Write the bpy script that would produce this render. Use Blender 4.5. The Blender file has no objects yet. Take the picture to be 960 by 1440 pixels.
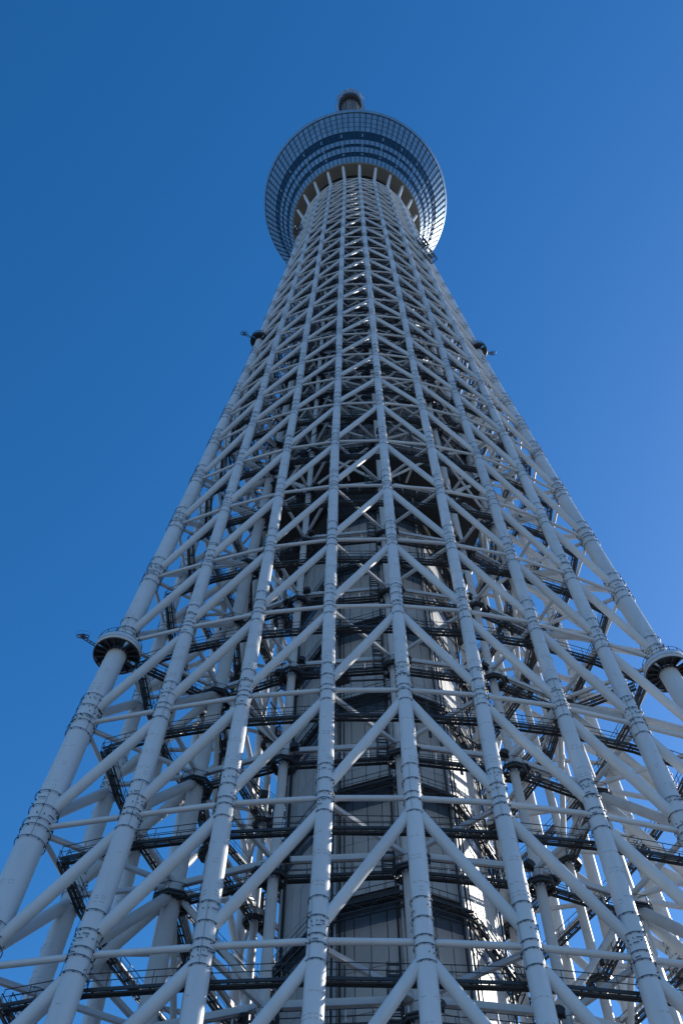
import bpy, math, random
from mathutils import Vector, Matrix
random.seed(7)
rnd = random.Random(11)

# ------------------------------------------------------------------ camera, sky, sun, exposure
scene = bpy.context.scene
col = scene.collection
GROUND_TO_EYE = 1.6
AXIS = (4.507755, 78.111067)                 # tower axis as seen from the camera, metres
PITCH, ROLL, FPX = 1.0486740, -0.0003388, 1424.7435
PHI = 0.0420046                               # the near face of the tower is turned a little to the right

cam_data = bpy.data.cameras.new('camera')
cam = bpy.data.objects.new('camera', cam_data)
col.objects.link(cam)
CAM = Vector((-AXIS[0], -AXIS[1], GROUND_TO_EYE))
fwd = Vector((0, math.cos(PITCH), math.sin(PITCH)))
rgt = Vector((1, 0, 0)); upv = rgt.cross(fwd)
r2 = math.cos(ROLL) * rgt + math.sin(ROLL) * upv
u2 = -math.sin(ROLL) * rgt + math.cos(ROLL) * upv
cam.matrix_world = Matrix(((r2.x, u2.x, -fwd.x, CAM.x), (r2.y, u2.y, -fwd.y, CAM.y),
                           (r2.z, u2.z, -fwd.z, CAM.z), (0, 0, 0, 1)))
cam_data.sensor_fit = 'VERTICAL'; cam_data.sensor_height = 36; cam_data.sensor_width = 24
cam_data.lens = FPX / 1440 * 36
cam_data.clip_start = 0.1; cam_data.clip_end = 20000
scene.camera = cam

SUN_AZ, SUN_EL = math.radians(122), math.radians(33.5)   # azimuth from the viewer's side of the tower, towards the right
sun_dir = Vector((math.sin(SUN_AZ) * math.cos(SUN_EL), -math.cos(SUN_AZ) * math.cos(SUN_EL), math.sin(SUN_EL)))
world = bpy.data.worlds.new('World'); scene.world = world; world.use_nodes = True
wn = world.node_tree; wn.nodes.clear()
sky = wn.nodes.new('ShaderNodeTexSky'); sky.sky_type = 'NISHITA'; sky.sun_disc = False
sky.sun_elevation = SUN_EL
sky.sun_rotation = math.atan2(sun_dir.x, sun_dir.y)
sky.altitude = 0; sky.air_density = 1.0; sky.dust_density = 0.28; sky.ozone_density = 3.0
bg = wn.nodes.new('ShaderNodeBackground'); bg.inputs['Strength'].default_value = 0.15
hs = wn.nodes.new('ShaderNodeHueSaturation'); hs.inputs['Saturation'].default_value = 1.335; hs.inputs['Hue'].default_value = 0.5025   # the deep blue of a clear winter sky
wo = wn.nodes.new('ShaderNodeOutputWorld')
wn.links.new(sky.outputs[0], hs.inputs['Color']); wn.links.new(hs.outputs[0], bg.inputs[0]); wn.links.new(bg.outputs[0], wo.inputs[0])

sl = bpy.data.lights.new('sun', 'SUN'); sl.energy = 4.6; sl.angle = math.radians(0.53); sl.color = (1.0, 0.95, 0.87)
so = bpy.data.objects.new('sun', sl); col.objects.link(so)
so.rotation_euler = (-sun_dir).to_track_quat('-Z', 'Y').to_euler()
so.location = (200, 100, 300)

scene.view_settings.view_transform = 'Standard'; scene.view_settings.look = 'None'
scene.view_settings.exposure = 0.25; scene.view_settings.gamma = 1.0
scene.render.resolution_x = 682; scene.render.resolution_y = 1024

# ------------------------------------------------------------------ materials
def mat(name, rgb, rough=0.5, metal=0.0, spec=0.5, var=0.0, scale=0.5, streak=0.0, bump=0.0, coat=0.0):
    m = bpy.data.materials.new(name); m.use_nodes = True
    nt = m.node_tree; b = nt.nodes['Principled BSDF']
    b.inputs['Base Color'].default_value = (*rgb, 1); b.inputs['Roughness'].default_value = rough
    b.inputs['Metallic'].default_value = metal; b.inputs['Specular IOR Level'].default_value = spec
    b.inputs['Coat Weight'].default_value = coat
    if var or streak:
        geo = nt.nodes.new('ShaderNodeNewGeometry')
        mp = nt.nodes.new('ShaderNodeMapping'); mp.inputs['Scale'].default_value = (scale, scale, scale * (0.25 if streak else 1))
        nz = nt.nodes.new('ShaderNodeTexNoise'); nz.inputs['Scale'].default_value = 1.0
        nz.inputs['Detail'].default_value = 6; nz.inputs['Roughness'].default_value = 0.65
        nt.links.new(geo.outputs['Position'], mp.inputs[0]); nt.links.new(mp.outputs[0], nz.inputs['Vector'])
        oi = nt.nodes.new('ShaderNodeObjectInfo')
        cr = nt.nodes.new('ShaderNodeValToRGB')
        lo = [max(0, c * (1 - var)) for c in rgb]; hi = [min(1, c * (1 + var * 0.5)) for c in rgb]
        cr.color_ramp.elements[0].position = 0.3; cr.color_ramp.elements[0].color = (*lo, 1)
        cr.color_ramp.elements[1].position = 0.62; cr.color_ramp.elements[1].color = (*hi, 1)
        nt.links.new(nz.outputs['Fac'], cr.inputs[0])
        hs = nt.nodes.new('ShaderNodeHueSaturation')
        mr = nt.nodes.new('ShaderNodeMapRange'); mr.inputs['To Min'].default_value = 1 - var * 0.6; mr.inputs['To Max'].default_value = 1 + var * 0.3
        nt.links.new(oi.outputs['Random'], mr.inputs['Value']); nt.links.new(mr.outputs[0], hs.inputs['Value'])
        nt.links.new(cr.outputs[0], hs.inputs['Color']); nt.links.new(hs.outputs[0], b.inputs['Base Color'])
        rr = nt.nodes.new('ShaderNodeMapRange'); rr.inputs['To Min'].default_value = rough * 0.85; rr.inputs['To Max'].default_value = min(1, rough * 1.2)
        nt.links.new(nz.outputs['Fac'], rr.inputs['Value']); nt.links.new(rr.outputs[0], b.inputs['Roughness'])
    if bump:
        nb = nt.nodes.new('ShaderNodeTexNoise'); nb.inputs['Scale'].default_value = 3.0; nb.inputs['Detail'].default_value = 4
        g2 = nt.nodes.new('ShaderNodeNewGeometry'); nt.links.new(g2.outputs['Position'], nb.inputs['Vector'])
        bp = nt.nodes.new('ShaderNodeBump'); bp.inputs['Strength'].default_value = bump; bp.inputs['Distance'].default_value = 0.05
        nt.links.new(nb.outputs['Fac'], bp.inputs['Height']); nt.links.new(bp.outputs[0], b.inputs['Normal'])
    return m

M = dict(
    paint=mat('white_paint', (0.64, 0.67, 0.71), 0.42, var=0.09, scale=0.45, streak=1),
    inner=mat('grey_white_paint', (0.58, 0.60, 0.62), 0.5, var=0.10, scale=0.5),
    steel=mat('black_steel', (0.036, 0.040, 0.046), 0.45, var=0.25, scale=1.2),
    galv=mat('galvanised_steel', (0.46, 0.49, 0.53), 0.45, metal=0.3, var=0.15, scale=2),
    wire=mat('dark_wire', (0.05, 0.055, 0.065), 0.5),
    panel=mat('core_cladding', (0.46, 0.47, 0.485), 0.5, var=0.10, scale=0.35),
    joint=mat('dark_joint', (0.035, 0.038, 0.042), 0.7),
    glass=mat('core_glass', (0.13, 0.19, 0.26), 0.15, spec=0.8, var=0.1, scale=0.5),  # blue tone paints the galleries' shadow onto the core wall
    drum=mat('equipment_cladding', (0.20, 0.205, 0.215), 0.6, var=0.25, scale=0.5),
    soffit=mat('deck_soffit', (0.27, 0.265, 0.245), 0.7, var=0.06, scale=0.4),
    dpane=mat('deck_light_pane', (0.24, 0.36, 0.46), 0.44, metal=0.6, spec=0.6, var=0.12, scale=0.3),
    dglass=mat('deck_dark_glass', (0.010, 0.028, 0.06), 0.08, spec=0.35, var=0.25, scale=0.4),
    dmull=mat('deck_mullion', (0.03, 0.035, 0.045), 0.45),
    mast=mat('mast_grey', (0.18, 0.21, 0.25), 0.5, var=0.2, scale=1),
    ground=mat('plaza_paving', (0.13, 0.13, 0.128), 0.85, var=0.25, scale=0.08, bump=0.3),
)

# ------------------------------------------------------------------ mesh helpers
class MB:
    def __init__(self): self.v = []; self.f = []; self.s = []
    def add(self, vs, fs, smooth):
        o = len(self.v); self.v += [tuple(p) for p in vs]
        self.f += [tuple(i + o for i in q) for q in fs]; self.s += [smooth] * len(fs)
    def tube(self, p0, p1, r, n=8, r1=None, cap=False):
        p0 = Vector(p0); p1 = Vector(p1); r1 = r if r1 is None else r1
        d = (p1 - p0).normalized(); a = d.orthogonal().normalized(); b = d.cross(a)
        vs = []
        for p, q in ((p0, r), (p1, r1)):
            for i in range(n):
                t = 2 * math.pi * i / n; vs.append(p + (a * math.cos(t) + b * math.sin(t)) * q)
        self.add(vs, [(i, (i + 1) % n, n + (i + 1) % n, n + i) for i in range(n)], n > 4)
        if cap: self.add(vs, [tuple(range(n - 1, -1, -1)), tuple(range(n, 2 * n))], False)
    def bar(self, p0, p1, w, h, up=Vector((0, 0, 1)), grow=0.0):
        p0 = Vector(p0); p1 = Vector(p1); d = (p1 - p0).normalized(); p0 = p0 - d * grow; p1 = p1 + d * grow
        x = d.cross(up)
        x = x.normalized() if x.length > 1e-4 else d.orthogonal().normalized()
        y = x.cross(d)
        vs = [p + x * (sx * w / 2) + y * (sy * h / 2) for p in (p0, p1) for sx, sy in ((-1, -1), (1, -1), (1, 1), (-1, 1))]
        self.add(vs, [(0, 1, 2, 3), (7, 6, 5, 4), (0, 4, 5, 1), (1, 5, 6, 2), (2, 6, 7, 3), (3, 7, 4, 0)], False)
    def ring(self, c, axis, R, r, n=24, m=4, a0=0.0, a1=2 * math.pi):
        c = Vector(c); axis = Vector(axis).normalized(); a = axis.orthogonal().normalized(); b = axis.cross(a)
        full = abs(a1 - a0 - 2 * math.pi) < 1e-6; k = n if full else n + 1; vs = []
        for i in range(k):
            t = a0 + (a1 - a0) * i / n; e = a * math.cos(t) + b * math.sin(t)
            for j in range(m):
                q = 2 * math.pi * j / m; vs.append(c + e * (R + r * math.cos(q)) + axis * (r * math.sin(q)))
        fs = []
        for i in range(n):
            i2 = (i + 1) % k
            for j in range(m): fs.append((i * m + j, i2 * m + j, i2 * m + (j + 1) % m, i * m + (j + 1) % m))
        self.add(vs, fs, True)
    def loft(self, pts, rad, n=24):
        vs = []; k = len(pts)
        for i, (p, r) in enumerate(zip(pts, rad)):
            d = (pts[min(i + 1, k - 1)] - pts[max(i - 1, 0)]).normalized()
            a = Vector((0, 1, 0)).cross(d).normalized(); b = d.cross(a)
            for j in range(n):
                t = 2 * math.pi * j / n; vs.append(p + (a * math.cos(t) + b * math.sin(t)) * r)
        self.add(vs, [(i * n + j, i * n + (j + 1) % n, (i + 1) * n + (j + 1) % n, (i + 1) * n + j) for i in range(k - 1) for j in range(n)], True)
    def revolve(self, prof, n=96, smooth=True):
        vs = [(r * math.cos(2 * math.pi * i / n), r * math.sin(2 * math.pi * i / n), z) for r, z in prof for i in range(n)]
        self.add(vs, [(k * n + i, k * n + (i + 1) % n, (k + 1) * n + (i + 1) % n, (k + 1) * n + i) for k in range(len(prof) - 1) for i in range(n)], smooth)
    def mesh(self, name, m):
        me = bpy.data.meshes.new(name); me.from_pydata(self.v, [], self.f)
        me.polygons.foreach_set('use_smooth', self.s); me.materials.append(m); me.update()
        return me
    def build(self, name, m, parent=None, kind=None):
        return link(name, self.mesh(name, m), parent, kind)
def link(name, me, parent=None, kind=None, matrix=None):
    o = bpy.data.objects.new(name, me); col.objects.link(o)
    if parent is not None: o.parent = parent
    if matrix is not None: o.matrix_basis = matrix
    if kind: o['kind'] = kind
    return o
def frame_z(p0, p1, sx, sy, up=Vector((0, 0, 1)), unit=True):
    """matrix that lays a unit shape (z from 0 to 1) between two points"""
    d = p1 - p0; L = d.length; z = d / L
    x = z.cross(up); x = x.normalized() if x.length > 1e-4 else z.orthogonal().normalized()
    y = z.cross(x); k = L if unit else 1.0
    return Matrix(((x.x * sx, y.x * sy, z.x * k, p0.x), (x.y * sx, y.y * sy, z.y * k, p0.y), (x.z * sx, y.z * sy, z.z * k, p0.z), (0, 0, 0, 1)))
def px(p):
    d = p - CAM; w = d.dot(fwd)
    return (480 + FPX * d.dot(r2) / w, 720 - FPX * d.dot(u2) / w, w)
def show(p0, p1, r):
    """how large a bar shows in the picture (0 when on the far side or outside the frame)"""
    a = px(p0); b = px(p1)
    m = (p0 + p1) / 2
    if not (-60 < (a[0] + b[0]) / 2 < 1020 and 100 < (a[1] + b[1]) / 2 < 1480): return 0
    out = Vector((m.x, m.y, 0)).normalized(); toc = (CAM - m); toc.z = 0; toc.normalize()
    front = 1.0 if out.dot(toc) > -0.25 else 0.15
    return front * math.hypot(a[0] - b[0], a[1] - b[1]) * r * FPX / a[2]

unit_tube = {}
def tube_mesh(m, n=16):
    k = (m.name, n)
    if k not in unit_tube:
        b = MB(); b.tube((0, 0, 0), (0, 0, 1), 1.0, n); unit_tube[k] = b.mesh('tube', m)
    return unit_tube[k]
unit_box = {}
def box_mesh(m):
    if m.name not in unit_box:
        b = MB(); b.bar((0, 0, 0), (0, 0, 1), 1, 1, Vector((0, 1, 0))); unit_box[m.name] = b.mesh('box', m)
    return unit_box[m.name]
def bars(name, stuff_name, items, m, parent, cap, box=False, n=16):
    """items: (p0, p1, r or (w, h)); the largest in view become parts, the rest one joined part"""
    items = sorted(items, key=lambda q: -show(q[0], q[1], q[2] if not box else q[2][1] / 2))
    rest = MB(); out = []
    for i, (p0, p1, r) in enumerate(items):
        if i < cap:
            out.append(link(name, box_mesh(m) if box else tube_mesh(m, n), parent,
                            matrix=frame_z(p0, p1, r[0] if box else r, r[1] if box else r)))
        elif box: rest.bar(p0, p1, r[0], r[1])
        else: rest.tube(p0, p1, r, 10)
    if rest.v: rest.build(stuff_name, m, parent, 'stuff')
    return out

# ------------------------------------------------------------------ the tower's plan: rounded triangle at the foot, circle under the deck
TAB = [[20.53, 20.636, 7.974, 19.911, 15.058, 19.575, 25.278, 18.46, 31.973], [20.662, 20.675, 7.644, 19.899, 14.835, 19.258, 24.312, 17.992, 31.163],
[20.794, 20.714, 7.314, 19.888, 14.612, 18.941, 23.346, 17.524, 30.353], [20.927, 20.753, 6.983, 19.876, 14.389, 18.623, 22.38, 17.057, 29.542],
[21.049, 20.787, 6.656, 19.864, 14.164, 18.306, 21.414, 16.59, 28.732], [21.139, 20.825, 6.61, 19.795, 13.789, 18.056, 20.806, 16.108, 27.918],
[21.171, 20.828, 6.542, 19.693, 13.41, 17.707, 20.31, 15.538, 26.888], [21.101, 20.776, 6.396, 19.564, 13.022, 17.383, 19.71, 14.976, 25.948],
[20.948, 20.616, 6.301, 19.359, 12.687, 17.089, 19.079, 14.427, 24.998], [20.773, 20.367, 6.164, 19.081, 12.341, 16.847, 18.458, 13.889, 24.056],
[20.616, 20.141, 5.946, 18.775, 11.874, 16.588, 17.741, 13.372, 23.157], [20.482, 19.988, 5.821, 18.54, 11.604, 16.336, 17.307, 12.968, 22.462],
[20.318, 19.845, 5.735, 18.337, 11.474, 16.096, 16.983, 12.557, 21.751], [20.116, 19.676, 5.672, 18.106, 11.324, 15.805, 16.632, 12.157, 21.058],
[19.879, 19.495, 5.592, 17.83, 11.111, 15.46, 16.224, 11.82, 20.473], [19.606, 19.293, 5.5, 17.505, 10.825, 15.088, 15.795, 11.505, 19.926],
[19.305, 19.038, 5.411, 17.163, 10.539, 14.71, 15.362, 11.204, 19.404], [18.99, 18.744, 5.31, 16.832, 10.302, 14.346, 14.942, 10.904, 18.879],
[18.669, 18.425, 5.203, 16.524, 10.113, 14.005, 14.551, 10.573, 18.309], [18.349, 18.088, 5.091, 16.231, 9.924, 13.687, 14.188, 10.224, 17.707],
[18.052, 17.749, 4.974, 15.948, 9.715, 13.383, 13.839, 9.886, 17.123], [17.792, 17.43, 4.851, 15.671, 9.49, 13.088, 13.49, 9.568, 16.572],
[17.557, 17.127, 4.726, 15.402, 9.254, 12.802, 13.136, 9.27, 16.055], [17.332, 16.836, 4.604, 15.137, 9.013, 12.525, 12.783, 8.996, 15.582],
[17.103, 16.554, 4.49, 14.877, 8.775, 12.258, 12.439, 8.752, 15.159], [16.86, 16.276, 4.388, 14.619, 8.543, 12.002, 12.11, 8.534, 14.781],
[16.594, 15.998, 4.304, 14.364, 8.323, 11.756, 11.801, 8.339, 14.444], [16.299, 15.716, 4.241, 14.109, 8.119, 11.521, 11.518, 8.165, 14.143]]
TZ = [GROUND_TO_EYE + 43.2147 + (12.5 * k if k <= 7 else 87.5 + 9.80225 * (k - 7)) for k in range(-3, 25)]
LV = list(range(-3, 29))                       # joint levels: 12.5 m panels, then 9.8 m, closer again below the deck
def lz(k):
    if k <= 7: z = 12.5 * k
    elif k <= 19: z = 87.5 + 9.80225 * (k - 7)
    elif k <= 25: z = 87.5 + 9.80225 * 12 + 6.45 * (k - 19)
    else: z = 87.5 + 9.80225 * 12 + 6.45 * 6 + 4.1 * (k - 25)
    return GROUND_TO_EYE + 43.2147 + z
ZS = [lz(k) for k in LV]
def tab(z):
    if z <= TZ[0]:
        q = (z - TZ[0]) / (TZ[1] - TZ[0]); return [a + (b - a) * q for a, b in zip(TAB[0], TAB[1])]
    for i in range(len(TZ) - 1):
        if z <= TZ[i + 1]:
            q = (z - TZ[i]) / (TZ[i + 1] - TZ[i]); return [a + (b - a) * q for a, b in zip(TAB[i], TAB[i + 1])]
    return TAB[-1]
def place(n, t, z, sector=0):
    a = PHI + sector * 2 * math.pi / 3
    return Vector((n * math.sin(a) + t * math.cos(a), -n * math.cos(a) + t * math.sin(a), z))
def kind_of(j):
    j = j % 24; s = ((j + 4) // 8) % 3; return ((j + 4) % 8) - 4, s
def node(j, z, inset=0.0):
    k, s = kind_of(j); T = tab(z)
    if k == 0: n, t = T[0], 0.0
    else: n, t = T[2 * abs(k) - 1], math.copysign(T[2 * abs(k)], k)
    if inset:
        if abs(k) == 4:
            q = inset * (2.0 if z < 60 else 2.0 - min(1, (z - 60) / 120)); R = math.hypot(n, t); n *= (R - q) / R; t *= (R - q) / R
        else: n -= inset * (1 - 0.25 * min(1, abs(k) / 4)); 
        if abs(k) == 3: t *= 1 - 0.02 * inset
    return place(n, t, z, s)
def lerp(z, pts):
    if z <= pts[0][0]: return pts[0][1]
    for (a, b), (c, d) in zip(pts, pts[1:]):
        if z <= c: return b + (d - b) * (z - a) / (c - a)
    return pts[-1][1]
def col_r(k, z):
    k = abs(k)
    foot = {0: .68, 1: .68, 2: .73, 3: .82, 4: 1.12}[k]; mid = {0: .60, 1: .60, 2: .62, 3: .68, 4: .95}[k]
    return lerp(z, [(0, foot), (45, foot), (82, mid), (132, {0: .52, 1: .52, 2: .53, 3: .56, 4: .80}[k]), (180, {0: .50, 1: .50, 2: .50, 3: .50, 4: .62}[k]), (300, .48)])
def inner(i, z):
    """inner frame: 0 middle of a face, +-1 beside it, 2 the heavy column behind the corner"""
    c, s = ((i + 1) % 4) - 1, ((i + 1) // 4) % 3
    if c == 0: n, t = lerp(z, [(0, 15.3), (57, 14.83), (132, 14.6), (299, 12.4)]), 0
    elif abs(c) == 1:
        n = lerp(z, [(0, 13.9), (57, 13.75), (132, 12.9), (299, 10.2)]); t = c * lerp(z, [(0, 10.6), (57, 10.4), (132, 9.2), (299, 7.2)])
    else:
        R = lerp(z, [(0, 23.2), (57, 21.2), (70, 20.8), (132, 17.4), (180, 15.2), (299, 12.3)]); n, t = R * 0.5, R * 0.8660254
    return place(n, t, z, s), c

# ------------------------------------------------------------------ ground
g = MB(); n = 64; RG = 9000
g.add([(RG * math.cos(2 * math.pi * i / n), RG * math.sin(2 * math.pi * i / n), 0) for i in range(n)], [tuple(range(n))], False)
gr = g.build('ground', M['ground'], None, 'structure')

# ------------------------------------------------------------------ tower
tower = bpy.data.objects.new('broadcasting_tower', None); col.objects.link(tower)
tower['label'] = 'very tall white steel lattice tower with a round glazed deck against the blue sky'
tower['category'] = 'tower'

# outer columns
columns = []
front = lambda j: ((j + 12) % 24 - 12)
for j in range(24):
    k, s = kind_of(j); b = MB()
    zz = [0.0]
    for a, c in zip(ZS, ZS[1:]): zz += [a, (a + c) / 2]
    zz.append(ZS[-1])
    b.loft([node(j, z) for z in zz], [col_r(k, z) for z in zz], 28)
    if abs(front(j)) <= 6:                                   # lifting lugs and bolt plates
        out = node(j, 60); out = Vector((out.x, out.y, 0)).normalized(); a0 = math.atan2(out.y, out.x)
        for q in range(len(ZS) - 1):
            if ZS[q] > 200: break
            for fr in (0.30, 0.36, 0.52, 0.68):
                z = ZS[q] + (ZS[q + 1] - ZS[q]) * (fr + rnd.uniform(-.02, .02)); c = node(j, z); r = col_r(k, z)
                d = (node(j, z + 1) - c).normalized()
                for da in (-1.25, -0.62, 0.0, 0.62, 1.25):
                    if rnd.random() < 0.3: continue
                    for e in (-0.11, 0.11):
                        for hh in ((0, 0.3) if fr in (0.30, 0.52) else (0,)):
                            an = a0 + da + e; v = Vector((math.cos(an), math.sin(an), 0)); p = c + v * r + d * hh
                            b.bar(p - v * .04, p + v * .05, .085, .085, d)
    o = b.build('column', M['paint'], tower); columns.append(o)

# safety rings round the column joints (one shared mesh, scaled to each column)
def ring_mesh(seg, sides, hi):
    b = MB()
    for h in ((3.05, 1.5, 0.1, -0.55, -1.75) if hi else (1.9, 0.8, 0.0, -1.0)):
        b.ring((0, 0, h), (0, 0, 1), 1.13, 0.034, seg, sides)
        for i in range(8):
            a = 2 * math.pi * i / 8 + h; b.bar((0.95 * math.cos(a), 0.95 * math.sin(a), h - .02), (1.13 * math.cos(a), 1.13 * math.sin(a), h - .02), .05, .12)
    for i in range(3):                                        # uprights that tie the rings together
        a = 2.1 * i; b.bar((1.13 * math.cos(a), 1.13 * math.sin(a), -1.75 if hi else -1.0), (1.13 * math.cos(a), 1.13 * math.sin(a), 3.05 if hi else 1.9), .026, .026, Vector((0, 1, 0)))
    for i in range(11 if hi else 5):                          # climbing rungs
        a = rnd.uniform(0, 6.28); h = rnd.uniform(-1.5, 2.8) if hi else rnd.uniform(-.9, 1.8)
        b.ring((0, 0, h), (0, 0, 1), 1.17, 0.04, 4, 3, a, a + .5)
        for q in (a, a + .5): b.bar((.95 * math.cos(q - .0), .95 * math.sin(q), h), (1.17 * math.cos(q), 1.17 * math.sin(q), h), .06, .06)
    return b.mesh('rings', M['wire'])
ring_hi = [ring_mesh(24, 4, True) for _ in range(4)]; ring_lo = ring_mesh(14, 3, False)
count = 0
for q, k in enumerate(LV):
    for f in range(-6, 7):
        j = f % 24; z = ZS[q]; kk, s = kind_of(j)
        if abs(f) > 5 and k > 8: continue
        c = node(j, z); d = node(j, z + 1) - node(j, z - 1); r = col_r(kk, z)
        x, y, _ = px(c)
        if not (-80 < x < 1040 and y < 1520): continue
        up = rnd.choice(ring_hi) if k <= 9 else ring_lo
        if count < 300:
            m = frame_z(c, c + d.normalized(), r, r, Vector((0, 1, 0))) @ Matrix.Rotation(rnd.uniform(0, 6.28), 4, 'Z')
            link('safety_ring', up, columns[j], matrix=m); count += 1

# ring beams and diagonal braces of the outer lattice
beams = []; braces = []
for q, k in enumerate(LV):
    z = ZS[q]
    for j in range(24):
        kk, s = kind_of(j)
        r = lerp(z, [(0, .25), (45, .24), (132, .175), (240, .15), (300, .12)])
        beams.append((node(j, z), node(j + 1, z), r))
        if q + 1 < len(LV):
            z2 = ZS[q + 1]; off = min(.075 * (z2 - z), lerp(z, [(0, 1.15), (100, 1.0), (140, .75), (300, .6)]))
            rr = lerp(z, [(0, .46), (45, .43), (132, .32), (180, .29), (245, .265), (270, .22), (300, .20)]) * (1.12 if kk in (-4, -3, 2, 3) else 1.0)
            if kk < 0: braces.append((node(j, z + off), node(j + 1, z2 - off), rr))
            else: braces.append((node(j + 1, z + off), node(j, z2 - off), rr))
bars('ring_beam', 'distant_ring_beams', beams, M['paint'], tower, 300)
bars('brace', 'distant_braces', braces, M['paint'], tower, 300, n=18)

# inner frame: columns, collars, ring beams and struts to the outer lattice
irad = {0: [(0, .46), (132, .36), (299, .3)], 1: [(0, .46), (132, .36), (299, .3)], 2: [(0, .85), (60, .74), (132, .62), (299, .35)]}
icols = []
for i in range(12):
    c = abs(inner(i, 10)[1]); zz = [0.0] + ZS; b = MB()
    b.loft([inner(i, z)[0] for z in zz], [lerp(z, irad[c]) for z in zz], 18)
    icols.append(b.build('inner_column', M['inner'], tower))
def collar_mesh():
    b = MB()
    for R, h in ((1.0, 0.0), (1.0, 0.28), (0.62, 0.14)):
        for i in range(8):
            a, c = 2 * math.pi * i / 8, 2 * math.pi * (i + 1) / 8
            b.bar((R * math.cos(a), R * math.sin(a), h), (R * math.cos(c), R * math.sin(c), h), .10, .16, grow=.02)
    for i in range(8):
        a = 2 * math.pi * i / 8
        b.bar((.42 * math.cos(a), .42 * math.sin(a), .1), (math.cos(a), math.sin(a), .1), .07, .22)
        b.bar((math.cos(a), math.sin(a), 0), (math.cos(a), math.sin(a), 1.1), .03, .03)
    for i in range(8):
        a, c = 2 * math.pi * i / 8, 2 * math.pi * (i + 1) / 8
        vs = [(R * math.cos(t), R * math.sin(t), .2) for R in (.52, .98) for t in (a, c)]
        if i % 3: b.add(vs, [(0, 1, 3, 2)], False)
        b.bar((math.cos(a), math.sin(a), 1.1), (math.cos(c), math.sin(c), 1.1), .03, .03)
    return b.mesh('collar', M['steel'])
cm = collar_mesh(); ibeams = []; struts = []
for q, k in enumerate(LV):
    z = ZS[q]
    for i in range(12):
        p, c = inner(i, z); p2, c2 = inner(i + 1, z)
        w = lerp(z, [(0, .42), (132, .34), (299, .22)])
        ibeams.append((p, p2, (w, w * 1.35)))
        if k <= 11:
            R = 1.15 if abs(c) < 2 else 1.55
            link('collar', cm, icols[i], matrix=Matrix.Translation(inner(i, z - 1.9)[0]) @ Matrix.Rotation(i * .7, 4, 'Z') @ Matrix.Diagonal((R, R, 1, 1)))
        s8 = ((i + 1) // 4) % 3 * 8
        if c == 0: targets = [s8 - 1, s8 + 1]
        elif c == 2: targets = [s8 + 3, s8 + 4, s8 + 5]
        else: targets = [s8 + 2 * c, s8 + c] if k > 4 else [s8 + 2 * c]
        for t in targets: struts.append((node(t, z - .3), p, (w * .8, w * 1.0)))
bars('inner_beam', 'distant_inner_beams', ibeams, M['inner'], tower, 160, box=True)
bars('strut', 'distant_struts', struts, M['inner'], tower, 220, box=True)
tubes = []
for q, k in enumerate(LV[:-1]):                                # heavy sloping tubes of the corner legs
    if k > 9: break
    z, z2 = ZS[q], ZS[q + 1]
    for i in (2, 6, 10):
        s8 = ((i + 1) // 4) % 3 * 8
        for d in (3, 5): tubes.append((node(s8 + d, z + .6), inner(i, z2 - .8)[0], lerp(z, [(0, .5), (132, .36)])))
    for i in range(12):
        if abs(inner(i, z)[1]) == 1 and k % 2 == 0:
            other = i + 1 if inner(i, z)[1] == 1 else i - 1
            tubes.append((inner(i, z + .5)[0], inner(other, z2 - .5)[0], .26))
upb = []                                                       # light bracing of the inner frame above the core
for q, k in enumerate(LV[:-1]):
    if k < 6: continue
    z, z2 = ZS[q], ZS[q + 1]; r = lerp(z, [(120, .19), (300, .12)])
    for i in range(12):
        upb.append((inner(i, z)[0], inner(i + 1, z2)[0], r)); upb.append((inner(i + 1, z)[0], inner(i, z2)[0], r))
        m = inner(i, (z + z2) / 2)[0].lerp(inner(i + 1, (z + z2) / 2)[0], .5)
        upb.append((m, m * 1.0 + Vector((m.x, m.y, 0)).normalized() * -2.2 + Vector((0, 0, -.6)), r * .8))
bars('inner_brace', 'distant_inner_braces', upb, M['inner'], tower, 150, n=10)
bars('leg_tube', 'distant_leg_tubes', tubes, M['inner'], tower, 110)

# ------------------------------------------------------------------ the clad core with its galleries
core = bpy.data.objects.new('core', None); col.objects.link(core); core.parent = tower
CTOP = 128.0
PLAN = [(s * 120 + a, r) for s in range(3) for a, r in ((0, 10.4), (32, 9.75), (88, 9.75))]   # nine-sided shaft
NF = len(PLAN)
def shaft(i, off, z):
    az, r = PLAN[i % NF]; a = PHI + math.radians(az) - math.pi / 2
    return Vector(((r + off) * math.cos(a), (r + off) * math.sin(a), z))
b = MB()
vs = [shaft(i, -.12, z) for z in (0, CTOP) for i in range(NF)]
b.add(vs, [(i, (i + 1) % NF, NF + (i + 1) % NF, NF + i) for i in range(NF)], False)
b.build('core_wall', M['joint'], core)
rows = []
for q, k in enumerate(LV):
    if ZS[q] > CTOP: break
    z = ZS[q] - 0.9
    rows += [(z - 1.35, z - .1, 'glass'), (z - 5.2, z - 1.40, 'panel'), (z - 8.8, z - 5.25, 'panel'), (z - 10.7, z - 8.85, 'panel')]  # first row under each gallery: its shadow painted in as a blue strip
pmesh = {}
cands = []
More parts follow.
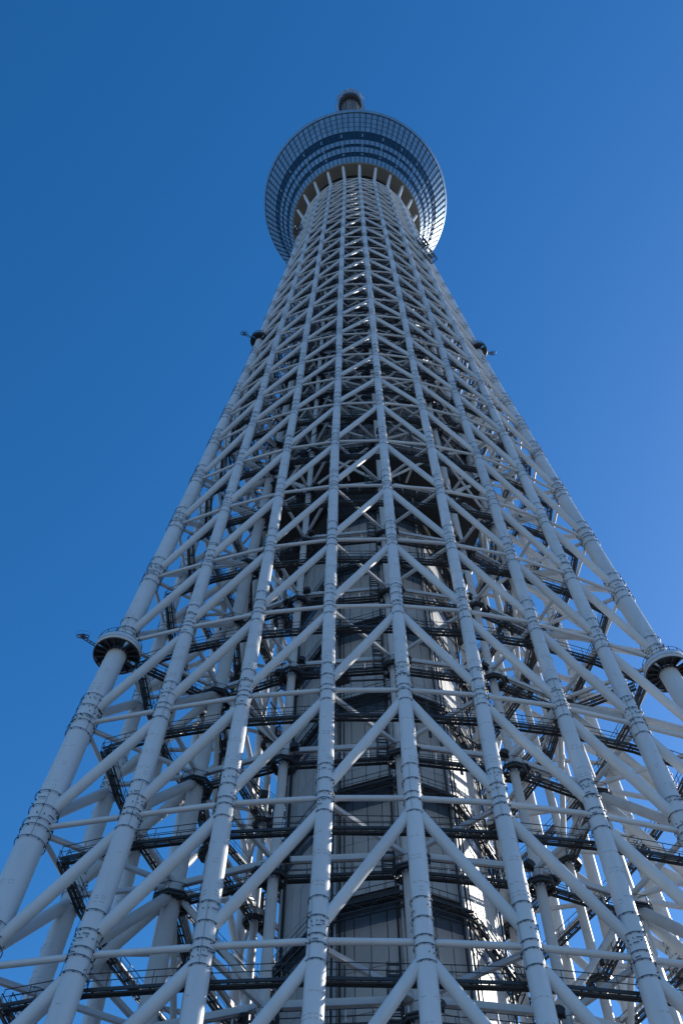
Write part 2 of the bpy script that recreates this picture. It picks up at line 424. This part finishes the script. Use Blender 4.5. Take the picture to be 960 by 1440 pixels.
for (za, zb, mt) in rows:
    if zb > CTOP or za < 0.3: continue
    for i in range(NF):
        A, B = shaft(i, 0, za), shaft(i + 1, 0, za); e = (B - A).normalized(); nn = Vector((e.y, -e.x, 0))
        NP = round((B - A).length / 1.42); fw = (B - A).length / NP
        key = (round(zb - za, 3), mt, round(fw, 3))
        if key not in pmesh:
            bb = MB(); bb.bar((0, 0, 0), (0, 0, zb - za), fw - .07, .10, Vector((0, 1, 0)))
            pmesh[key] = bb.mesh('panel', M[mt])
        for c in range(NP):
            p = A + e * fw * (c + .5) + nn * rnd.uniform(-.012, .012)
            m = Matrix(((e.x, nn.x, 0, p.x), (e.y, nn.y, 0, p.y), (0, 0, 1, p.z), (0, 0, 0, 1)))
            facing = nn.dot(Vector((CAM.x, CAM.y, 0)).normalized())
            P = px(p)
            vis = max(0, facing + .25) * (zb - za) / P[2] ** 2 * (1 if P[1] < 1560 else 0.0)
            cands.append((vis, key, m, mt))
cands.sort(key=lambda q: -q[0]); rest = {'panel': MB(), 'glass': MB()}
for i, (v, key, m, mt) in enumerate(cands):
    if i < 300: link('panel' if mt == 'panel' else 'pane', pmesh[key], core, matrix=m)  # on the core the non-panel pieces are painted shadow strips
    else:
        me = pmesh[key]
        rest[mt].add([m @ vv.co for vv in me.vertices], [tuple(f.vertices) for f in me.polygons], False)
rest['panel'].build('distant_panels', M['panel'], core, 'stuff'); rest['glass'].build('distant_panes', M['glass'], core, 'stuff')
for i in range(NF):                                           # riser pipes at the corners of the core
    for off, r in ((-.55, .09), (-.15, .13), (.35, .09), (.9, .06)):
        A = shaft(i, .22, 0); e = (shaft(i + 1, 0, 0) - shaft(i - 1, 0, 0)).normalized()
        bb = MB(); bb.tube(A + e * off, A + e * off + Vector((0, 0, CTOP)), r, 8); bb.build('riser_pipe', M['joint'] if off != -.15 else M['galv'], core)

# ------------------------------------------------------------------ walkways
def walkway(p, q, w, name='walkway', rails=(1, 1), truss=0.0, parent=tower, into=None, rinto=None):
    d = q - p; L = d.length; d = d / L; x = d.cross(Vector((0, 0, 1))).normalized(); up = Vector((0, 0, 1))
    b = into or MB()
    for s in (-1, 1):
        b.bar(p + x * (s * w / 2), q + x * (s * w / 2), .07, .23)
    for i in range(4): b.bar(p + up * .06 + x * (w * (i - 1.5) * .24), q + up * .06 + x * (w * (i - 1.5) * .24), w * .12, .03)   # open grating
    for i in range(max(2, int(L / 1.1))):
        c = p + d * (L * (i + .5) / max(2, int(L / 1.1))) - up * .05
        b.bar(c - x * w / 2, c + x * w / 2, .09, .16)
    b.tube(p - up * .16 + x * w * .2, q - up * .16 + x * w * .2, .07, 6)      # cable conduits under the floor
    b.tube(p - up * .14 - x * w * .15, q - up * .14 - x * w * .15, .05, 6)
    if truss:
        n = max(2, int(L / 1.5)); 
        for s in (-1, 1):
            b.bar(p + x * (s * w / 2) - up * truss, q + x * (s * w / 2) - up * truss, .09, .12)
            for i in range(n):
                a = p + d * (L * i / n) + x * (s * w / 2); c = p + d * (L * (i + 1) / n) + x * (s * w / 2)
                if i % 2: b.bar(a, c - up * truss, .06, .06)
                else: b.bar(a - up * truss, c, .06, .06)
    o = None
    if into is None: o = b.build(name, M['steel'], parent)
    rb = rinto or MB()
    n = max(2, int(L / 1.5))
    for s, on in zip((-1, 1), rails):
        if not on: continue
        for h, r in ((1.15, .024), (.62, .017)):
            rb.bar(p + x * (s * w / 2) + up * h, q + x * (s * w / 2) + up * h, r * 2, r * 2)
        for i in range(n + 1):
            a = p + d * (L * i / n) + x * (s * w / 2)
            rb.bar(a, a + up * 1.16, .04, .04, Vector((0, 1, 0)))
    if rinto is None: rb.build('railing', M['steel'], o)
    return o
upw, upr = MB(), MB()
for q, k in enumerate(LV):
    z = ZS[q] - 2.0
    if k < -2: continue
    for j in range(24):
        p, r = node(j, z, 1.35), node(j + 1, z, 1.35)
        if k <= 7: walkway(p, r, .72)
        elif k <= 20: walkway(p, r, .8, into=upw, rinto=upr)
    for i in range(12):
        p, r = inner(i, z + .15)[0], inner(i + 1, z + .15)[0]
        d = (r - p).normalized()
        if k <= 7: walkway(p + d * .9, r - d * .9, .75)
        elif k <= 25: walkway(p, r, 1.2, into=upw, rinto=upr)
    if ZS[q] < CTOP:
        for i in range(NF):
            p, r = shaft(i, .95, ZS[q] - .8), shaft(i + 1, .95, ZS[q] - .8)
            o = walkway(p, r, .7, 'gallery', (0, 1), truss=.85, parent=core)
upo = upw.build('upper_walkways', M['steel'], tower, 'stuff'); upr.build('upper_railings', M['steel'], upo, 'stuff')

# radial gangways from the outer walkway to the corner legs, and caged ladders beside the inner columns
for q, k in enumerate(LV):
    if k < -2 or k > 7: continue
    z = ZS[q] - 2.05
    for i in range(12):
        c = inner(i, z)[1]; s8 = ((i + 1) // 4) % 3 * 8
        if c == 2 and k == 3:
            p = node(s8 + 4, z, 1.9); r = inner(i, z)[0]; d = (r - p).normalized(); walkway(p, r - d * 1.4, .9, 'gangway')
        if c in (0,):
            a = inner(i, z + .3)[0]; e = place(0, -1, 0, s8 // 8).normalized(); nn = place(1, 0, 0, s8 // 8).normalized()
            b = MB(); base = a + e * 1.5 - nn * .1; H = 4.4
            for sx in (-.45, .45):
                for sy in (-.4, .4):
                    b.bar(base + e * sx + nn * sy, base + e * sx + nn * sy + Vector((0, 0, H)), .10, .10, nn)
            for h in range(int(H / .42) + 1):
                zz = Vector((0, 0, h * .42))
                b.bar(base - e * .45 + zz - nn * .4, base + e * .45 + zz - nn * .4, .07, .07)
                if h % 2 == 0:
                    b.bar(base - e * .45 + zz + nn * .4, base + e * .45 + zz + nn * .4, .05, .16)
                    for sx in (-.45, .45): b.bar(base + e * sx + zz - nn * .4, base + e * sx + zz + nn * .4, .05, .16)
            b.bar(base + nn * .2 - e * .42 + Vector((0, 0, .1)), base + nn * .2 - e * .42 + Vector((0, 0, H)), .03, .7, nn)
            b.build('ladder', M['steel'], tower)
# floodlights on the collars and slim lamp posts along the inner walkways
fl = MB()
fl.tube((0, 0, 0), (0, 0, .75), .05, 6); fl.bar((-.42, 0, .75), (.42, 0, .75), .06, .06)
for sx in (-.42, .42): fl.bar((sx, 0, .72), (sx, 0, 1.25), .05, .10, Vector((0, 1, 0)))
fl.bar((-.36, -.05, 1.1), (.36, -.05, 1.1), .34, .62); fl.tube((0, -.2, 1.1), (0, -.42, 1.14), .30, 10, .40, cap=True)
for i in range(-1, 2): fl.bar((i * .24, .12, .85), (i * .24, .12, 1.35), .04, .22, Vector((0, 1, 0)))
fl = fl.mesh('floodlight', M['steel'])
lp = MB(); lp.tube((0, 0, 0), (0, 0, 1.35), .05, 8, cap=True); lp.tube((0, 0, .55), (0, 0, 1.5), .085, 10, cap=True); lp.bar((0, 0, .5), (0, 0, .55), .2, .2, Vector((0, 1, 0)))
lp = lp.mesh('lamp_post', M['paint'])
for q, k in enumerate(LV):
    if k < -2 or k > 7: continue
    z = ZS[q] - 1.75
    for i in range(12):
        p, c = inner(i, z); out = Vector((p.x, p.y, 0)).normalized(); sd = Vector((-out.y, out.x, 0))
        for sgn in ((-1, 1) if abs(c) == 1 else (1,) if c == 0 else ()):
            a = p + sd * (sgn * 1.35) + out * .3; rz = math.atan2(out.y, out.x) + math.pi / 2 + sgn * .5 + rnd.uniform(-.4, .4)
            link('floodlight', fl, tower, matrix=Matrix.Translation(a) @ Matrix.Rotation(rz, 4, 'Z'))
        if i in (11, 0, 10, 1, 2):
            r = inner(i + 1, z)[0]
            for f in (.3, .5, .7): link('lamp_post', lp, tower, matrix=Matrix.Translation(p.lerp(r, f + rnd.uniform(-.04, .04)) + Vector((0, 0, -.05)) - out * .25))
# stairs slung between the inner frame and the core
for q, k in enumerate(LV):
    if k < -2 or k > 6: continue
    for i in (2, 5):
        a = shaft(i, 2.6, ZS[q] - .8); c = shaft(i + 1, 2.6, ZS[q] - .8 + 6.2); mid = (a + c) / 2
        p, r = a.lerp(c, .08), a.lerp(c, .92); d = (r - p); x = Vector((d.y, -d.x, 0)).normalized()
        b = MB(); n = 22
        for s in (-.5, .5):
            b.bar(p + x * s, r + x * s, .07, .30); b.bar(p + x * s + Vector((0, 0, 1.05)), r + x * s + Vector((0, 0, 1.05)), .045, .045)
        for t in range(n):
            e = p + d * ((t + .5) / n); b.bar(e - x * .5, e + x * .5, .26, .04)
            if t % 3 == 0:
                for s in (-.5, .5): b.bar(e + x * s, e + x * s + Vector((0, 0, 1.05)), .04, .04, x)
        b.build('stair', M['steel'], tower)

# ------------------------------------------------------------------ equipment drum above the core
b = MB(); NS = 24
ZD0, ZD1 = CTOP, 305.0
def drum_p(u, z, off=0.0):
    """point on the drum wall, u = position round the plan in column bays"""
    j = math.floor(u); f = u - j; k = lerp(z, [(CTOP, .605), (200, .60), (305, .62)])
    p = node(j, z).lerp(node(j + 1, z), f); R = math.hypot(p.x, p.y); q = (R * k + off) / R
    return Vector((p.x * q, p.y * q, z))
def drum_r(z): return lerp(z, [(CTOP, 13.0), (200, 11.6), (305, 10.2)])
zz = [ZD0 + .5] + [ZD0 + 12 * i for i in range(1, 15)] + [ZD1]
vs = [drum_p(u, z) for z in zz for u in range(NS)]
b.add(vs, [(k * NS + i, k * NS + (i + 1) % NS, (k + 1) * NS + (i + 1) % NS, (k + 1) * NS + i) for k in range(len(zz) - 1) for i in range(NS)], False)
lip = [[drum_p(u, ZD0 + h, o) for u in range(NS)] for h, o in ((0, 1.6), (.5, 1.6), (.5, -.2))]
b.add([v for r in lip for v in r], [(k * NS + i, k * NS + (i + 1) % NS, (k + 1) * NS + (i + 1) % NS, (k + 1) * NS + i) for k in range(2) for i in range(NS)], False)
b.add(lip[0], [tuple(range(NS - 1, -1, -1))], False)           # the dark underside above the core
drum = b.build('equipment_drum', M['joint'], tower)
pl = MB(); z = ZD0 + .6; row = 0
while z < ZD1 - 2:
    h = 1.55; n = 48
    for i in range(n):
        if rnd.random() < .12: continue
        u0 = (i + (row % 2) * .5) * 24 / n + .02; u1 = u0 + 24 / n - .04; o = .10 + rnd.uniform(0, .12)
        pl.add([drum_p(u0, z, o), drum_p(u1, z, o), drum_p(u1, z + h - .09, o), drum_p(u0, z + h - .09, o)], [(0, 1, 2, 3)], False)
    z += h; row += 1
pl.build('drum_panels', M['drum'], drum, 'stuff')
cl = MB()
for q in range(len(ZS)):
    if ZS[q] < 60: continue
    for i in range(40 if ZS[q] > CTOP else 8):
        a = rnd.uniform(0, 6.283); R = drum_r(ZS[q]) + rnd.uniform(.5, 4.5) if ZS[q] > CTOP else 10 + rnd.uniform(1.2, 3.5)
        z = ZS[q] + rnd.uniform(-1.6, 6); c = Vector((R * math.cos(a), R * math.sin(a), z)); t = Vector((-math.sin(a), math.cos(a), 0))
        kind = rnd.random()
        if kind < .4: cl.bar(c - t * rnd.uniform(.3, 1.0), c + t * rnd.uniform(.3, 1.0), rnd.uniform(.4, .9), rnd.uniform(.4, 1.2))
        elif kind < .75: cl.bar(c, c + Vector((0, 0, rnd.uniform(2, 6))), .12, .3, t)
        else: cl.bar(c - t * 2.5, c + t * 2.5 + Vector((0, 0, rnd.uniform(-1, 1))), .10, .18)
cl.build('service_equipment', M['steel'], drum, 'stuff')

# ------------------------------------------------------------------ observation deck
deck = bpy.data.objects.new('observation_deck', None); col.objects.link(deck); deck.parent = tower
Z0, R0 = 306.5246 + GROUND_TO_EYE, 19.18; Z1, R1 = 333.696 + GROUND_TO_EYE, 29.11
def gen(s, off=0.0):                                          # point on the flared glazed skin: (radius, height)
    L = math.hypot(Z1 - Z0, R1 - R0); nr, nz = (Z1 - Z0) / L, -(R1 - R0) / L
    return R0 + (R1 - R0) * s + nr * off, Z0 + (Z1 - Z0) * s + nz * off
NB = 96
b = MB(); b.revolve([gen(0, -.3), gen(1.0, -.3), (R1 - .35, Z1 + .2), (6, Z1 + .9), (.2, Z1 + .9)], NB)
b.build('deck_shell', M['dmull'], deck)
b = MB(); b.revolve([(R0 + .02, Z0 + .35), (R0 + .02, Z0 - .12), (R0 - .35, Z0 - .12), (R0 - .35, Z0), (15.6, Z0), (15.6, Z0 + 1.2)], NB); b.build('soffit', M['soffit'], deck)
b = MB(); b.revolve([(15.5, Z0 + .7), (9.5, Z0 + .7)], 48); b.build('soffit_recess', M['joint'], deck)
rowsd = [(0, .115, 0), (.115, .195, 1), (.195, .30, 0), (.30, .35, 1), (.35, .44, 0), (.44, .595, 1),
         (.595, .69, 0), (.69, .783, 0), (.783, .877, 0), (.877, .968, 0)]
cands = []; dmesh = []
for ri, (sa, sb, dk) in enumerate(rowsd):
    w = math.pi / NB; bb = MB(); g = .012 if not dk else .003; ed = .006
    ra, za = gen(sa + g * .35, .03 if not dk else -.06); rb, zb = gen(sb - g * .35, .03 if not dk else -.06)
    ww = w * (.93 if not dk else .96)
    def P(r, a, z): return (r * math.cos(a), r * math.sin(a), z)
    ri2, zi2 = gen(sa + g * .35, -.08); rj2, zj2 = gen(sb - g * .35, -.08)
    vs = [P(ra, -ww, za), P(ra, ww, za), P(rb, ww, zb), P(rb, -ww, zb), P(ri2, -ww, zi2), P(ri2, ww, zi2), P(rj2, ww, zj2), P(rj2, -ww, zj2)]
    bb.add(vs, [(0, 1, 2, 3), (4, 5, 1, 0), (5, 6, 2, 1), (6, 7, 3, 2), (7, 4, 0, 3)], False)
    dmesh.append(bb.mesh('pane', M['dglass'] if dk else M['dpane']))
    for i in range(NB):
        a = 2 * math.pi * (i + .5) / NB + PHI - math.pi / 2
        c = Vector((ra * math.cos(a), ra * math.sin(a), za)); out = Vector((c.x, c.y, 0)).normalized()
        view = (CAM - c).normalized(); nn = Vector((out.x * .94, out.y * .94, -.34))
        cands.append((max(0, nn.dot(view)) * (sb - sa), ri, a))
cands.sort(key=lambda q: -q[0]); rest = {0: MB(), 1: MB()}
for i, (v, ri, a) in enumerate(cands):
    m = Matrix.Rotation(a, 4, 'Z')
    if i < 300: link('pane', dmesh[ri], deck, matrix=m)
    else: rest[rowsd[ri][2]].add([m @ q.co for q in dmesh[ri].vertices], [tuple(f.vertices) for f in dmesh[ri].polygons], False)
rest[0].build('light_panes', M['dpane'], deck, 'stuff'); rest[1].build('dark_panes', M['dglass'], deck, 'stuff')
bb = MB()                                                     # one mullion fin, copied round the deck
(ra, za), (rb, zb), (rc, zc), (rd, zd) = gen(.005, -.1), gen(.975, -.1), gen(.975, .42), gen(.005, .12)
vs = [(r, s, z) for s in (-.10, .10) for r, z in ((ra, za), (rb, zb), (rc, zc), (rd, zd))]
bb.add(vs, [(0, 1, 2, 3), (7, 6, 5, 4), (0, 4, 5, 1), (1, 5, 6, 2), (2, 6, 7, 3), (3, 7, 4, 0)], False)
mm = bb.mesh('mullion', M['dmull'])
for i in range(NB): link('mullion', mm, deck, matrix=Matrix.Rotation(2 * math.pi * i / NB + PHI - math.pi / 2, 4, 'Z'))
bb = MB()                                                     # brackets seen behind the dark bands
for i in range(24):
    a = 2 * math.pi * (i + .13) / 24 + PHI - math.pi / 2
    for s in (.155, .325, .52):
        r, z = gen(s, .06); e = Vector((math.cos(a), math.sin(a), 0)); c = e * r + Vector((0, 0, z)); g1 = Vector((e.x * (R1 - R0), e.y * (R1 - R0), Z1 - Z0)).normalized()
        bb.bar(c - g1 * (1.0 if s > .4 else .6), c + g1 * (1.0 if s > .4 else .6), .45, .06, e)
bb.build('bracket', M['dpane'], deck, 'stuff')
b = MB()                                                      # rim with its glazed parapet
b.revolve([gen(.970, .0), gen(.970, .12), gen(.984, .12), gen(.984, 0.0)], NB)
b.build('rim_channel', M['dmull'], deck)
pm = MB(); ww = math.pi / NB * .95
q4 = [gen(.988, .06), gen(1.045, .06), gen(1.045, -.04), gen(.988, -.04)]
pm.add([(r * math.cos(a), r * math.sin(a), z) for a in (-ww, ww) for r, z in q4],
       [(0, 1, 2, 3), (7, 6, 5, 4), (0, 4, 5, 1), (1, 5, 6, 2), (2, 6, 7, 3), (3, 7, 4, 0)], False)
pm = pm.mesh('parapet', M['dpane'])
for i in range(NB): link('parapet_panel', pm, deck, matrix=Matrix.Rotation(2 * math.pi * (i + .5) / NB + PHI - math.pi / 2, 4, 'Z'))
for j in range(24):                                           # the columns bend outwards into the soffit
    p = node(j, ZS[-1]); e = Vector((p.x, p.y, 0)).normalized(); b = MB()
    tip = e * 18.3 + Vector((0, 0, Z0 - .02)); rr = .46
    b.tube(p - Vector((0, 0, .3)), tip, rr, 16, .40); b.build('spoke', M['paint'], deck)

# ------------------------------------------------------------------ antenna mast
mast = MB(); ZM = 557.1 + GROUND_TO_EYE
mast.tube((0, 0, Z1), (0, 0, ZM - 12), 2.9, 16, 2.6)
mo = mast.build('mast', M['mast'], tower)
b = MB()
for z in range(int(Z1) + 6, int(ZM) - 14, 6):
    for i in range(16):
        a = 2 * math.pi * i / 16; e = Vector((math.cos(a), math.sin(a), 0)); R = 4.1
        b.bar(e * (R + .1) + Vector((0, 0, z)), e * (R + .1) + Vector((0, 0, z + 3.2)), .7, .25, e); b.bar(e * 2.5 + Vector((0, 0, z + 1)), e * R + Vector((0, 0, z + 1)), .12, .12)
    b.ring((0, 0, z), (0, 0, 1), 4.1, .12, 24, 4); b.ring((0, 0, z + 3), (0, 0, 1), 4.1, .12, 24, 4)
b.build('antenna_panels', M['mast'], mo, 'stuff')
b = MB(); b.revolve([(.3, ZM - 9.2), (5.6, ZM - 9.2), (5.95, ZM - 8.9), (5.95, ZM - 1), (.3, ZM - .6)], 36)
for R, z in ((5.0, ZM - 10), (4.2, ZM - 12), (5.3, ZM - 9.5)):
    b.ring((0, 0, z), (0, 0, 1), R, .16, 36, 4)
for i in range(24):
    a = 2 * math.pi * i / 24; e = Vector((math.cos(a), math.sin(a), 0))
    b.bar(e * 2.8 + Vector((0, 0, ZM - 13)), e * 5.6 + Vector((0, 0, ZM - 9.4)), .12, .18)
b.build('mast_head', M['steel'], mo)
cage = MB(); NC = 14
for i in range(NC):
    a, c = 2 * math.pi * i / NC, 2 * math.pi * (i + 1) / NC
    e, h = Vector((math.cos(a), math.sin(a), 0)), Vector((math.cos(c), math.sin(c), 0)); Z = lambda z: Vector((0, 0, ZM + z))
    cage.bar(e * 7.3 + Z(-8.5), e * 7.4 + Z(.4), .28, .28, e)
    for z in (-8.5, -4.2, 0): cage.bar(e * 7.35 + Z(z), h * 7.35 + Z(z), .2, .24)
    cage.bar(e * 7.35 + Z(-8.5), h * 7.35 + Z(-4.2), .13, .13); cage.bar(e * 7.35 + Z(0), h * 7.35 + Z(-4.2), .13, .13)
    cage.bar(e * 5.8 + Z(-8.6), e * 7.35 + Z(-8.5), .16, .2); cage.bar(e * 5.9 + Z(-1), e * 7.4 + Z(-1), .16, .2)
    if i % 3 != 1: cage.bar((e + h) * 3.62 + Z(-8.2), (e + h) * 3.62 + Z(-4.6), 2.1, .06, (e + h).normalized())
    if i % 2 == 0: cage.bar((e + h) * 3.62 + Z(-3.9), (e + h) * 3.62 + Z(-.3), 2.1, .06, (e + h).normalized())
cage.build('mast_cage', M['galv'], mo)

# ------------------------------------------------------------------ ring platforms on the corner columns
def ring_platform(j, z, R, fascia, arm_dir, reach=1.4, rise=.75):
    c = node(j, z); k, s = kind_of(j); r = col_r(k, z); b = MB(); up = Vector((0, 0, 1))
    for h in (0, .5): b.ring(c + up * h, up, R - .06, .09, 32, 4)
    b.ring(c + up * .1, up, r + .12, .09, 24, 4)
    for i in range(16):
        a = 2 * math.pi * i / 16; e = Vector((math.cos(a), math.sin(a), 0))
        b.bar(c + e * (r * .9) + up * .12, c + e * (R - .05) + up * .12, .10, .30)
        b.bar(c + e * (R - .1), c + e * (R - .1) + up * (2.0 if not fascia else 1.7), .05, .05, e)
    b.ring(c + up * 1.7, up, R - .1, .03, 32, 4); b.ring(c + up * 1.2, up, R - .1, .025, 32, 4)
    vs = [c + Vector((math.cos(2 * math.pi * i / 32), math.sin(2 * math.pi * i / 32), 0)) * q + up * .3 for q in (r + .1, R - .1) for i in range(32)]
    b.add(vs, [(i, (i + 1) % 32, 32 + (i + 1) % 32, 32 + i) for i in range(32) if i % 4 < 3 or i % 8 == 7], False)
    o = b.build('ring_platform', M['steel'], tower)
    if fascia:
        f = MB(); n = 40
        vs = [c + Vector((math.cos(2 * math.pi * i / n), math.sin(2 * math.pi * i / n), 0)) * q + up * h for q, h in ((R, .02), (R, 1.0), (R - .05, 1.0), (R - .05, .02)) for i in range(n)]
        f.add(vs, [(m * n + i, m * n + (i + 1) % n, ((m + 1) % 4) * n + (i + 1) % n, ((m + 1) % 4) * n + i) for m in range(4) for i in range(n)], True)
        f.build('fascia', M['paint'], o)
    e = arm_dir.normalized(); base = c + e * R + up * .9; tip = base + e * reach + up * rise; w = MB(); sc = 1.0 if fascia else 1.0
    x = e.cross(up).normalized()
    for q in (-.14, .14): w.bar(base + x * q, tip + x * q, .07, .07)
    for i in range(4): w.bar(base.lerp(tip, i / 4) - x * .14, base.lerp(tip, (i + 1) / 4) + x * .14, .05, .05)
    hub = tip + up * .15
    ax2 = (Vector((0, -1, 0)) * .55 + up * .8).normalized()
    w.ring(hub, ax2, .62, .05, 20, 5)
    a1 = ax2.orthogonal().normalized(); a2 = ax2.cross(a1)
    for v in (a1, a2): w.bar(hub - v * .62, hub + v * .62, .09, .09, ax2)
    w.tube(hub - ax2 * .2, hub + ax2 * .25, .14, 8, cap=True)
    w.ring(hub + e * .1 + up * .5, ax2, .75, .014, 20, 3)
    w.build('warning_light_arm', M['steel'], o)
lx = place(-.2, -1, 0); rx = place(.0, 1, 0)
ring_platform(-4, 78.5 + 1.6, 2.28, True, place(.25, -1, 0)); ring_platform(4, 78.5 + 1.6, 2.28, True, place(-.8, .35, 0), .3, 3.0)
ring_platform(-4, 177.0 + 1.6, 1.65, False, place(.25, -1, 0)); ring_platform(4, 176.0 + 1.6, 1.65, False, place(-.2, .7, 0))

# ------------------------------------------------------------------ maintenance cages clamped to the lattice under the deck
def gondola(j, z, size, label, tilt):
    t = bpy.data.objects.new('maintenance_cage', None); col.objects.link(t)
    c = node(j, z); e = Vector((c.x, c.y, 0)).normalized(); x = e.cross(Vector((0, 0, 1)))
    p = c + e * (col_r(kind_of(j)[0], z) + size * .32); t.location = p
    t['label'] = label; t['category'] = 'maintenance cage'; t['group'] = 'black maintenance cages below the deck'
    h = size / 2; b = MB(); up = Vector((0, 0, 1)); d = e * .6
    R = Matrix.Rotation(tilt, 3, e); x = R @ x; y = R @ up
    for sx in (-1, 0, 1):
        for sd in (-.5, .5):
            b.bar(x * (h * sx) - y * h + e * (sd * size * .6), x * (h * sx) + y * h + e * (sd * size * .6), .13, .13, e)
    for sy in (-1, -.1, 1):
        for sd in (-.5, .5):
            b.bar(-x * h + y * (h * sy) + e * (sd * size * .6), x * h + y * (h * sy) + e * (sd * size * .6), .16, .16, e)
        for sx in (-1, 1): b.bar(x * (h * sx) + y * (h * sy) - e * (.3 * size), x * (h * sx) + y * (h * sy) + e * (.3 * size), .14, .14)
    b.build('frame', M['steel'], t)
    f = MB(); [f.bar(-x * h - y * h * .98 + e * (size * .12 * i), x * h - y * h * .98 + e * (size * .12 * i), .09, .09, y) for i in range(-2, 3)]; f.bar(-y * h * .98 - e * size * .3, -y * h * .98 + e * size * .3, .1, .1); f.build('floor', M['steel'], t)
    q = MB(); q.bar(-x * h * .6 - y * h * .3, x * h * .2 - y * h * .3, size * .2, h * .5, y); q.build('winch', M['steel'], t)
gondola(3, 243.5, 2.5, 'upper of two black cages on the right edge of the lattice, just under the deck', .35)
gondola(3, 231.5, 2.9, 'lower, larger of two black cages on the right edge of the lattice below the deck', .6)
gondola(-4, 268.0, 2.2, 'small black cage on the left edge of the lattice against the deck soffit', -.2)
